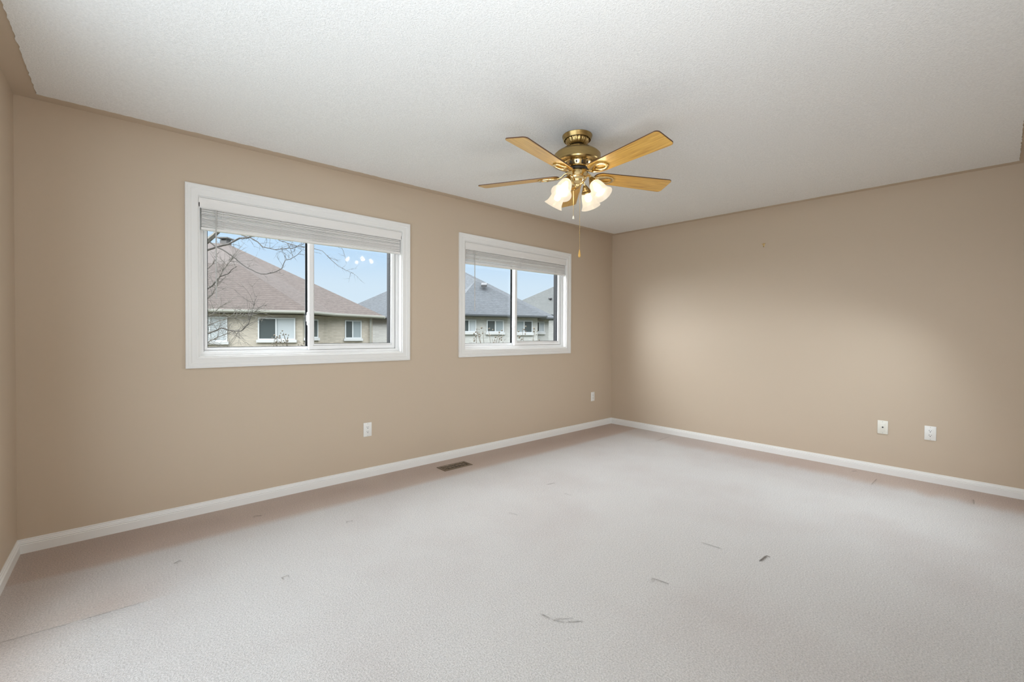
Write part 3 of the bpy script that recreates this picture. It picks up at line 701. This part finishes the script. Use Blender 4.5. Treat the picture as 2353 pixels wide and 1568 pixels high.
def house(label, name_cat, origin, eave, roof_faces, apex, walls, wins, mats, zlow=2.2, extra=None):
    """eave: list of (x, d, z) corners; apex: dict of roof points; faces index both by key; walls: footprint; all in street axes"""
    ox, od = origin
    root = empty('house', lot(ox, od, GZ), -YAW); tag(root, label, 'house', 'neighbouring houses seen through the windows')
    def l(p): return Vector((p[0]-ox, p[1]-od, p[2]-GZ))
    pts = {('e', i): l(p) for i, p in enumerate(eave)}; pts.update({k: l(p) for k, p in apex.items()})
    b = MB(); vs = {k: b.bm.verts.new(p) for k, p in pts.items()}; low = [b.bm.verts.new(l(p)-Vector((0, 0, .14))) for p in eave]
    for f in roof_faces: b.bm.faces.new([vs[('e', k) if isinstance(k, int) else k] for k in f])
    n = len(eave)
    for i in range(n): b.bm.faces.new((vs[('e', i)], low[i], low[(i+1) % n], vs[('e', (i+1) % n)]))
    b.bm.faces.new(low); b.build('roof', mats[0], root, smooth=0)
    b = MB()
    for i in range(n):
        p, q = l(eave[i]), l(eave[(i+1) % n]); d = (q-p); out = Vector((d.y, -d.x, 0)).normalized()
        pr = [(0, -.15), (.06, -.15), (.11, -.09), (.11, -.005), (.085, .0), (.0, .0)]
        b.loft([[p+out*o+Vector((0, 0, z)) for o, z in pr], [q+out*o+Vector((0, 0, z)) for o, z in pr]])
    b.build('gutter', mats[2], root, smooth=0)
    b = MB(); b.prism([l((x, d, GZ)) for x, d in walls], (0, 0, zlow-.1-GZ)); b.build('wall', mats[1], root, smooth=0)
    for P, D, s0, s1, z0, z1, split, pl, pr_ in wins:
        P = Vector((P[0]-ox, P[1]-od, -GZ)); D = Vector((D[0], D[1], 0)); nrm = Vector((D.y, -D.x, 0))
        F = Matrix((D, -nrm, Vector((0, 0, 1)))).transposed().to_4x4(); F.translation = P
        q = MB(); ring(q, s0, s1, z0, z1, .055, -.045, .03); xm = s0+(s1-s0)*split; q.box((xm-.03, -.045, z0+.05), (xm+.03, .03, z1-.05))
        w = q.build('window', M['hframe'], root, smooth=0, M=F)
        for a, c, mt in ((s0+.05, xm-.025, pl), (xm+.025, s1-.05, pr_)):
            if c-a < .05: continue
            q = MB(); q.box((a, -.015, z0+.05), (c, .01, z1-.05)); q.build('pane', M[mt], w, smooth=0, M=F)
        q = MB(); q.box((s0-.06, -.09, z0-.13), (s1+.06, .03, z0)); q.build('sill', M['sill'], w, smooth=0, M=F)
    if extra: extra(root, l)
    return root
dA, nA = (.951, .309), (-.309, .951)
A1 = (-10.0, 20.72)
def h1x(root, l):
    b = MB(); b.box(Vector((-.20, -.25, 0))+l((-17.95, 27.2, 5.9)), Vector((.20, .25, 0))+l((-17.95, 27.2, 6.98))); ch = b.build('chimney', M['chimney'], root, smooth=0)
    b = MB(); b.box(Vector((-.33, -.36, 0))+l((-17.95, 27.2, 7.10)), Vector((.33, .36, 0))+l((-17.95, 27.2, 7.17)))
    for x in (-.17, .17): b.box(Vector((x-.03, -.2, 0))+l((-17.95, 27.2, 6.97)), Vector((x+.03, .2, 0))+l((-17.95, 27.2, 7.11)))
    b.build('chimney_cap', M['chimney'], ch, smooth=0)
    b = MB(); p = l((-7.68, 23.55, 0)); b.box(p+Vector((-.04, -.04, 0)), p+Vector((.04, .04, 2.1))); b.build('downspout', M['cream'], root, smooth=0)
house('tan brick house with red-brown shingle roof seen through the wide window', 'house', (-12, 24),
      [(-18.12, 17.72, 2.28), (-9.56, 20.5, 2.28), (-9.08, 22.03, 2.25), (-7.05, 23.85, 2.2), (-14.6, 29.4, 2.2), (-21.8, 29.1, 2.2)],
      [(0, 1, 'Q', 'Q0'), (1, 2, 'Q'), (2, 'R1', 'Q'), (2, 3, 'R1'), ('Q', 'R1', 'R0', 'Q0'), (0, 'Q0', 'R0', 5), (3, 4, 'R1'), (4, 5, 'R0', 'R1')],
      dict(Q=(-14.37, 22.8, 4.83), Q0=(-17.2, 21.87, 4.83), R1=(-17.72, 27, 6.78), R0=(-21.5, 25.77, 6.78)),
      [(-18.1, 18.1), A1, (-9.57, 22.09), (-7.63, 23.72), (-14.4, 28.9), (-21.4, 28.6)],
      [(A1, dA, -4.51, -3.12, .83, 1.95, .5, 'pane_light', 'pane_light'), (A1, dA, -1.89, -.32, .91, 1.94, .48, 'pane_dark', 'pane_light'),
       (A1, (.3, .954), .11, .97, 1.0, 1.91, .45, 'pane_dark', 'pane_dark'), ((-9.57, 22.09), (.766, .643), 1.03, 1.91, .96, 1.92, .46, 'pane_dark', 'pane_blue')],
      (M['roof_red'], M['brick_tan'], M['cream']), extra=h1x)
d2 = (.917, .399)
def h2x(root, l):
    b = MB(); c = l((-1.62, 25.0, 4.02)); b.prism([c+Vector(v) for v in ((-.16, -.16, -.10), (.16, -.16, -.10), (.16, .2, .06), (-.16, .2, .06))], (0, 0, .13)); b.build('roof_vent', M['vent'], root, smooth=0)
house('grey roofed pale brick house nearest behind the window by the far corner', 'house', (-4, 28),
      [(-12.88, 30, 2.35), (-4.64, 25.66, 2.3), (-3.28, 22.54, 2.3), (1.93, 24.80, 2.3), (1.53, 25.72, 2.27), (2.69, 26.23, 2.25), (-.9, 34.5, 2.25), (-15.3, 35.5, 2.3)],
      [(2, 3, 'Q'), (1, 2, 'Q'), (3, 4, 'Q'), (0, 1, 'R'), (1, 'Q', 'R'), ('Q', 4, 'R'), (4, 5, 'R'), (5, 6, 'S', 'R'), (6, 7, 'S'), (7, 0, 'R', 'S')],
      dict(Q=(-2.14, 25.5, 4.38), R=(-4.21, 29, 5.89), S=(-5.4, 31.7, 5.89)),
      [(-12.3, 30.1), (-4.46, 26.12), (-3.10, 23.0), (1.47, 24.98), (1.07, 25.9), (2.23, 26.4), (-1.1, 34.1), (-15.0, 35.1)],
      [((-2.59, 23.22), d2, -.13, .70, 1.33, 2.0, .5, 'pane_dark', 'pane_light'), ((-2.59, 23.22), d2, 1.3, 2.31, 1.33, 2.0, .5, 'pane_dark', 'pane_blue'),
       ((-2.59, 23.22), d2, 3.02, 4.09, 1.30, 2.0, .5, 'pane_blue', 'pane_dark'), ((1.07, 25.9), d2, .35, .95, 1.36, 2.0, .45, 'pane_dark', 'pane_light')],
      (M['roof_grey'], M['brick_grey'], M['slate']), zlow=2.28, extra=h2x)
def h3x(root, l):
    b = MB(); c = l((3.4, 38.9, 4.3)); b.lathe([(.10, -.3), (.10, .1), (.17, .12), (.17, .2), (.05, .32), (0, .32)], 12, Matrix.Translation(c)); b.build('roof_vent', M['vent'], root)
house('farther house with pale grey roof rising behind the nearer grey one', 'house', (6, 44),
      [(-1.68, 36.2, 3.0), (17, 42.5, 3.0), (17.4, 54, 3.0), (-1.0, 47.5, 3.0)],
      [(0, 1, 'R'), (1, 2, 'S', 'R'), (2, 3, 'S'), (3, 0, 'R', 'S')], dict(R=(8.8, 43.2, 8.05), S=(10.2, 47.6, 8.05)),
      [(-1.2, 36.7), (16.5, 42.7), (17.0, 53.5), (-.6, 47.1)], [], (M['roof_pale'], M['brick_grey'], M['slate']), zlow=2.95, extra=h3x)

def wiggle(pts, amt, rnd, sub=3):
    out = []
    for a, b_ in zip(pts, pts[1:]):
        a, b_ = Vector(a), Vector(b_); L = (b_-a).length
        for i in range(sub): out.append(a.lerp(b_, i/sub)+Vector((rnd.uniform(-1, 1), rnd.uniform(-1, 1), rnd.uniform(-1, 1)))*amt*L*(0 if i == 0 else 1))
    out.append(Vector(pts[-1])); return out
def twigs(mb, path, rnd, count, length, r, up=.2, depth=1):
    for _ in range(count):
        i = rnd.randrange(max(1, len(path)//4), len(path)-1); p = path[i]; t = (path[i+1]-path[i-1]).normalized()
        d = (t*rnd.uniform(.3, 1)+Vector((rnd.uniform(-1, 1), rnd.uniform(-1, 1), rnd.uniform(-.8, .8)+up))).normalized(); Ln = length*rnd.uniform(.45, 1)
        q = [p]
        for k in range(5):
            d = (d+Vector((rnd.uniform(-1, 1), rnd.uniform(-1, 1), rnd.uniform(-1, 1)))*.25).normalized(); q.append(q[-1]+d*Ln/5)
        mb.tube(q, [r*(1-.16*k) for k in range(6)], 4)
        if depth > 1: twigs(mb, q, rnd, 3, length*.5, r*.7, up, depth-1)
def tree():
    root = empty('bare_tree', (-4.75, 7.1, GZ)); T = Matrix.Translation(-root.location)
    tag(root, 'large bare tree with bending branches outside the wide window', 'tree')
    rnd = random.Random(5)
    b = MB(); b.tube(wiggle([(-4.75, 7.1, GZ), (-4.70, 7.05, -1), (-4.62, 6.98, 1.2), (-4.45, 6.85, 2.2), (-3.95, 6.42, 2.72)], .02, rnd), [.15-.0075*i for i in range(13)], 10)
    b.build('trunk', M['bark'], root, M=T)
    def branch(pts, r0, r1, nt=6, tl=.35, m='bark', amt=.03, tr=.0034):
        p = wiggle(pts, amt, rnd); n = len(p); q = MB(); q.tube(p, [r0+(r1-r0)*i/(n-1) for i in range(n)], 6)
        twigs(q, p, rnd, nt*2 if tl > .32 else nt, tl, tr, .1, 2); q.build('branch', M[m], root, M=T)
    branch([(-3.95, 6.42, 2.72), (-3.75, 6.26, 2.90), (-3.66, 6.19, 3.0), (-3.56, 6.1, 3.14), (-3.3, 5.9, 3.45), (-2.9, 5.5, 3.5), (-2.3, 5.0, 3.35), (-1.9, 4.65, 3.0)], .05, .014, 4, .4, 'bark_pale')
    branch([(-4.2, 6.65, 2.45), (-3.77, 6.28, 2.72), (-3.64, 6.16, 2.78), (-3.46, 6.01, 2.84), (-3.31, 5.88, 2.95), (-3.19, 5.77, 2.96), (-3.1, 5.69, 3.01), (-3.03, 5.63, 3.01), (-2.8, 5.45, 3.1)], .020, .012, 4)
    branch([(-3.54, 6.08, 3.13), (-3.43, 5.99, 3.08), (-3.34, 5.91, 3.05), (-3.25, 5.82, 2.99), (-3.15, 5.73, 2.95), (-3.06, 5.65, 2.88), (-2.99, 5.59, 2.79), (-2.93, 5.53, 2.77), (-2.82, 5.44, 2.74), (-2.68, 5.31, 2.76), (-2.55, 5.2, 2.78), (-2.5, 5.16, 2.81), (-2.42, 5.09, 2.85)], .013, .005, 10)
    branch([(-3.80, 6.3, 2.93), (-3.75, 6.26, 2.9), (-3.65, 6.17, 2.8), (-3.49, 6.03, 2.69), (-3.38, 5.93, 2.59), (-3.27, 5.83, 2.46), (-3.17, 5.74, 2.38), (-3.08, 5.66, 2.32), (-3.02, 5.6, 2.29), (-2.94, 5.53, 2.29), (-2.82, 5.43, 2.33), (-2.73, 5.35, 2.39), (-2.71, 5.34, 2.45), (-2.68, 5.31, 2.55), (-2.62, 5.26, 2.56), (-2.53, 5.18, 2.63), (-2.45, 5.11, 2.73)], .014, .004, 10, .3)
    branch([(-4.55, 6.9, 1.75), (-3.77, 6.27, 2.0), (-3.68, 6.19, 2.08), (-3.61, 6.13, 2.2), (-3.58, 6.1, 2.24), (-3.47, 6.01, 2.29), (-3.41, 5.95, 2.38), (-3.35, 5.9, 2.43)], .017, .005, 5, .3)
    branch([(-4.62, 6.98, .95), (-3.77, 6.26, 1.18), (-3.66, 6.16, 1.23), (-3.57, 6.08, 1.29), (-3.47, 5.99, 1.25), (-3.37, 5.9, 1.23), (-3.29, 5.83, 1.24), (-3.2, 5.75, 1.36), (-3.17, 5.73, 1.47), (-3.14, 5.7, 1.6), (-3.11, 5.68, 1.77)], .016, .004, 16, .5, 'bark')
    branch([(-4.66, 7.0, .6), (-3.77, 6.25, 1.01), (-3.62, 6.12, 1.12), (-3.44, 5.96, 1.21)], .014, .005, 14, .5, 'bark_pale')
    branch([(-4.6, 6.95, 1.3), (-4.1, 6.55, 1.35), (-3.75, 6.25, 1.5), (-3.5, 6.0, 1.75)], .014, .004, 16, .5, 'bark_pale')
    branch([(-4.55, 6.9, 1.6), (-4.05, 6.5, 1.9), (-3.8, 6.3, 2.3), (-3.65, 6.15, 2.55)], .014, .004, 14, .45, 'bark_pale')
    branch([(-4.6, 6.95, 1.1), (-4.0, 6.45, 1.55), (-3.7, 6.2, 1.9), (-3.55, 6.05, 2.35), (-3.4, 5.95, 2.6)], .012, .0035, 22, .5, 'bark_pale')
    branch([(-4.62, 6.98, .8), (-4.0, 6.45, 1.2), (-3.6, 6.1, 1.42), (-3.3, 5.85, 1.5), (-3.0, 5.6, 1.65)], .011, .003, 22, .5, 'bark_pale')
    branch([(-3.1, 5.7, 3.48), (-2.98, 5.58, 3.2), (-2.88, 5.49, 3.0), (-2.77, 5.4, 2.92), (-2.65, 5.29, 2.86), (-2.52, 5.17, 2.81), (-2.44, 5.1, 2.79), (-2.3, 4.97, 2.77), (-2.17, 4.86, 2.72), (-2.08, 4.78, 2.6), (-1.96, 4.67, 2.45), (-1.84, 4.56, 2.36), (-1.74, 4.47, 2.31)], .009, .0025, 8, .35, tr=.0025)
    branch([(-2.65, 5.29, 2.86), (-2.61, 5.25, 2.76), (-2.58, 5.22, 2.61)], .005, .002, 3, .2, tr=.002)
    branch([(-1.9, 4.65, 3.0), (-1.91, 4.63, 2.82), (-1.87, 4.59, 2.68), (-1.84, 4.56, 2.49)], .005, .002, 2, .2, tr=.002)
tree()
def shrub(base, top, n, spread, label, seed):
    root = empty('bare_shrub', (base[0], base[1], GZ)); tag(root, label, 'shrub', 'bare shrubs below the windows'); rnd = random.Random(seed)
    b = MB(); b.tube(wiggle([(0, 0, 0), (.03, .02, 1.2), (0, 0, 2.6)], .03, rnd), [.05-.004*i for i in range(7)], 7); b.build('stem', M['bark'], root)
    h = top-GZ; b = MB()
    for k in range(n):
        a = rnd.uniform(0, 2*PI); r = spread*math.sqrt(rnd.random()); z1 = h-rnd.uniform(0, .45)*(.6+r/spread)
        p = wiggle([(0, 0, 2.0+rnd.uniform(0, .6)), (r*.5*math.cos(a), r*.5*math.sin(a), 2.0+(z1-2.0)*.55), (r*math.cos(a), r*math.sin(a), z1)], .08, rnd)
        b.tube(p, [.010-.0009*i for i in range(7)], 4); twigs(b, p, rnd, 9, .30, .0042, .25, 2)
        for _ in range(5):
            c = p[-1]+Vector((rnd.uniform(-.06, .06), rnd.uniform(-.06, .06), rnd.uniform(-.12, .06))); b.sphere(c, rnd.uniform(.008, .020), 3)
    b.build('twigs', M['twig'], root)
shrub((-2.55, 5.35), 1.30, 14, .55, 'bare shrub with dried heads below the wide window, in front of the tan house', 11)
shrub((.16, 2.9), 1.32, 14, .42, 'bare shrub behind the left half of the window nearer the corner', 12)
shrub((.80, 2.45), 1.34, 13, .26, 'bare shrub behind the right half of the window nearer the corner', 13)
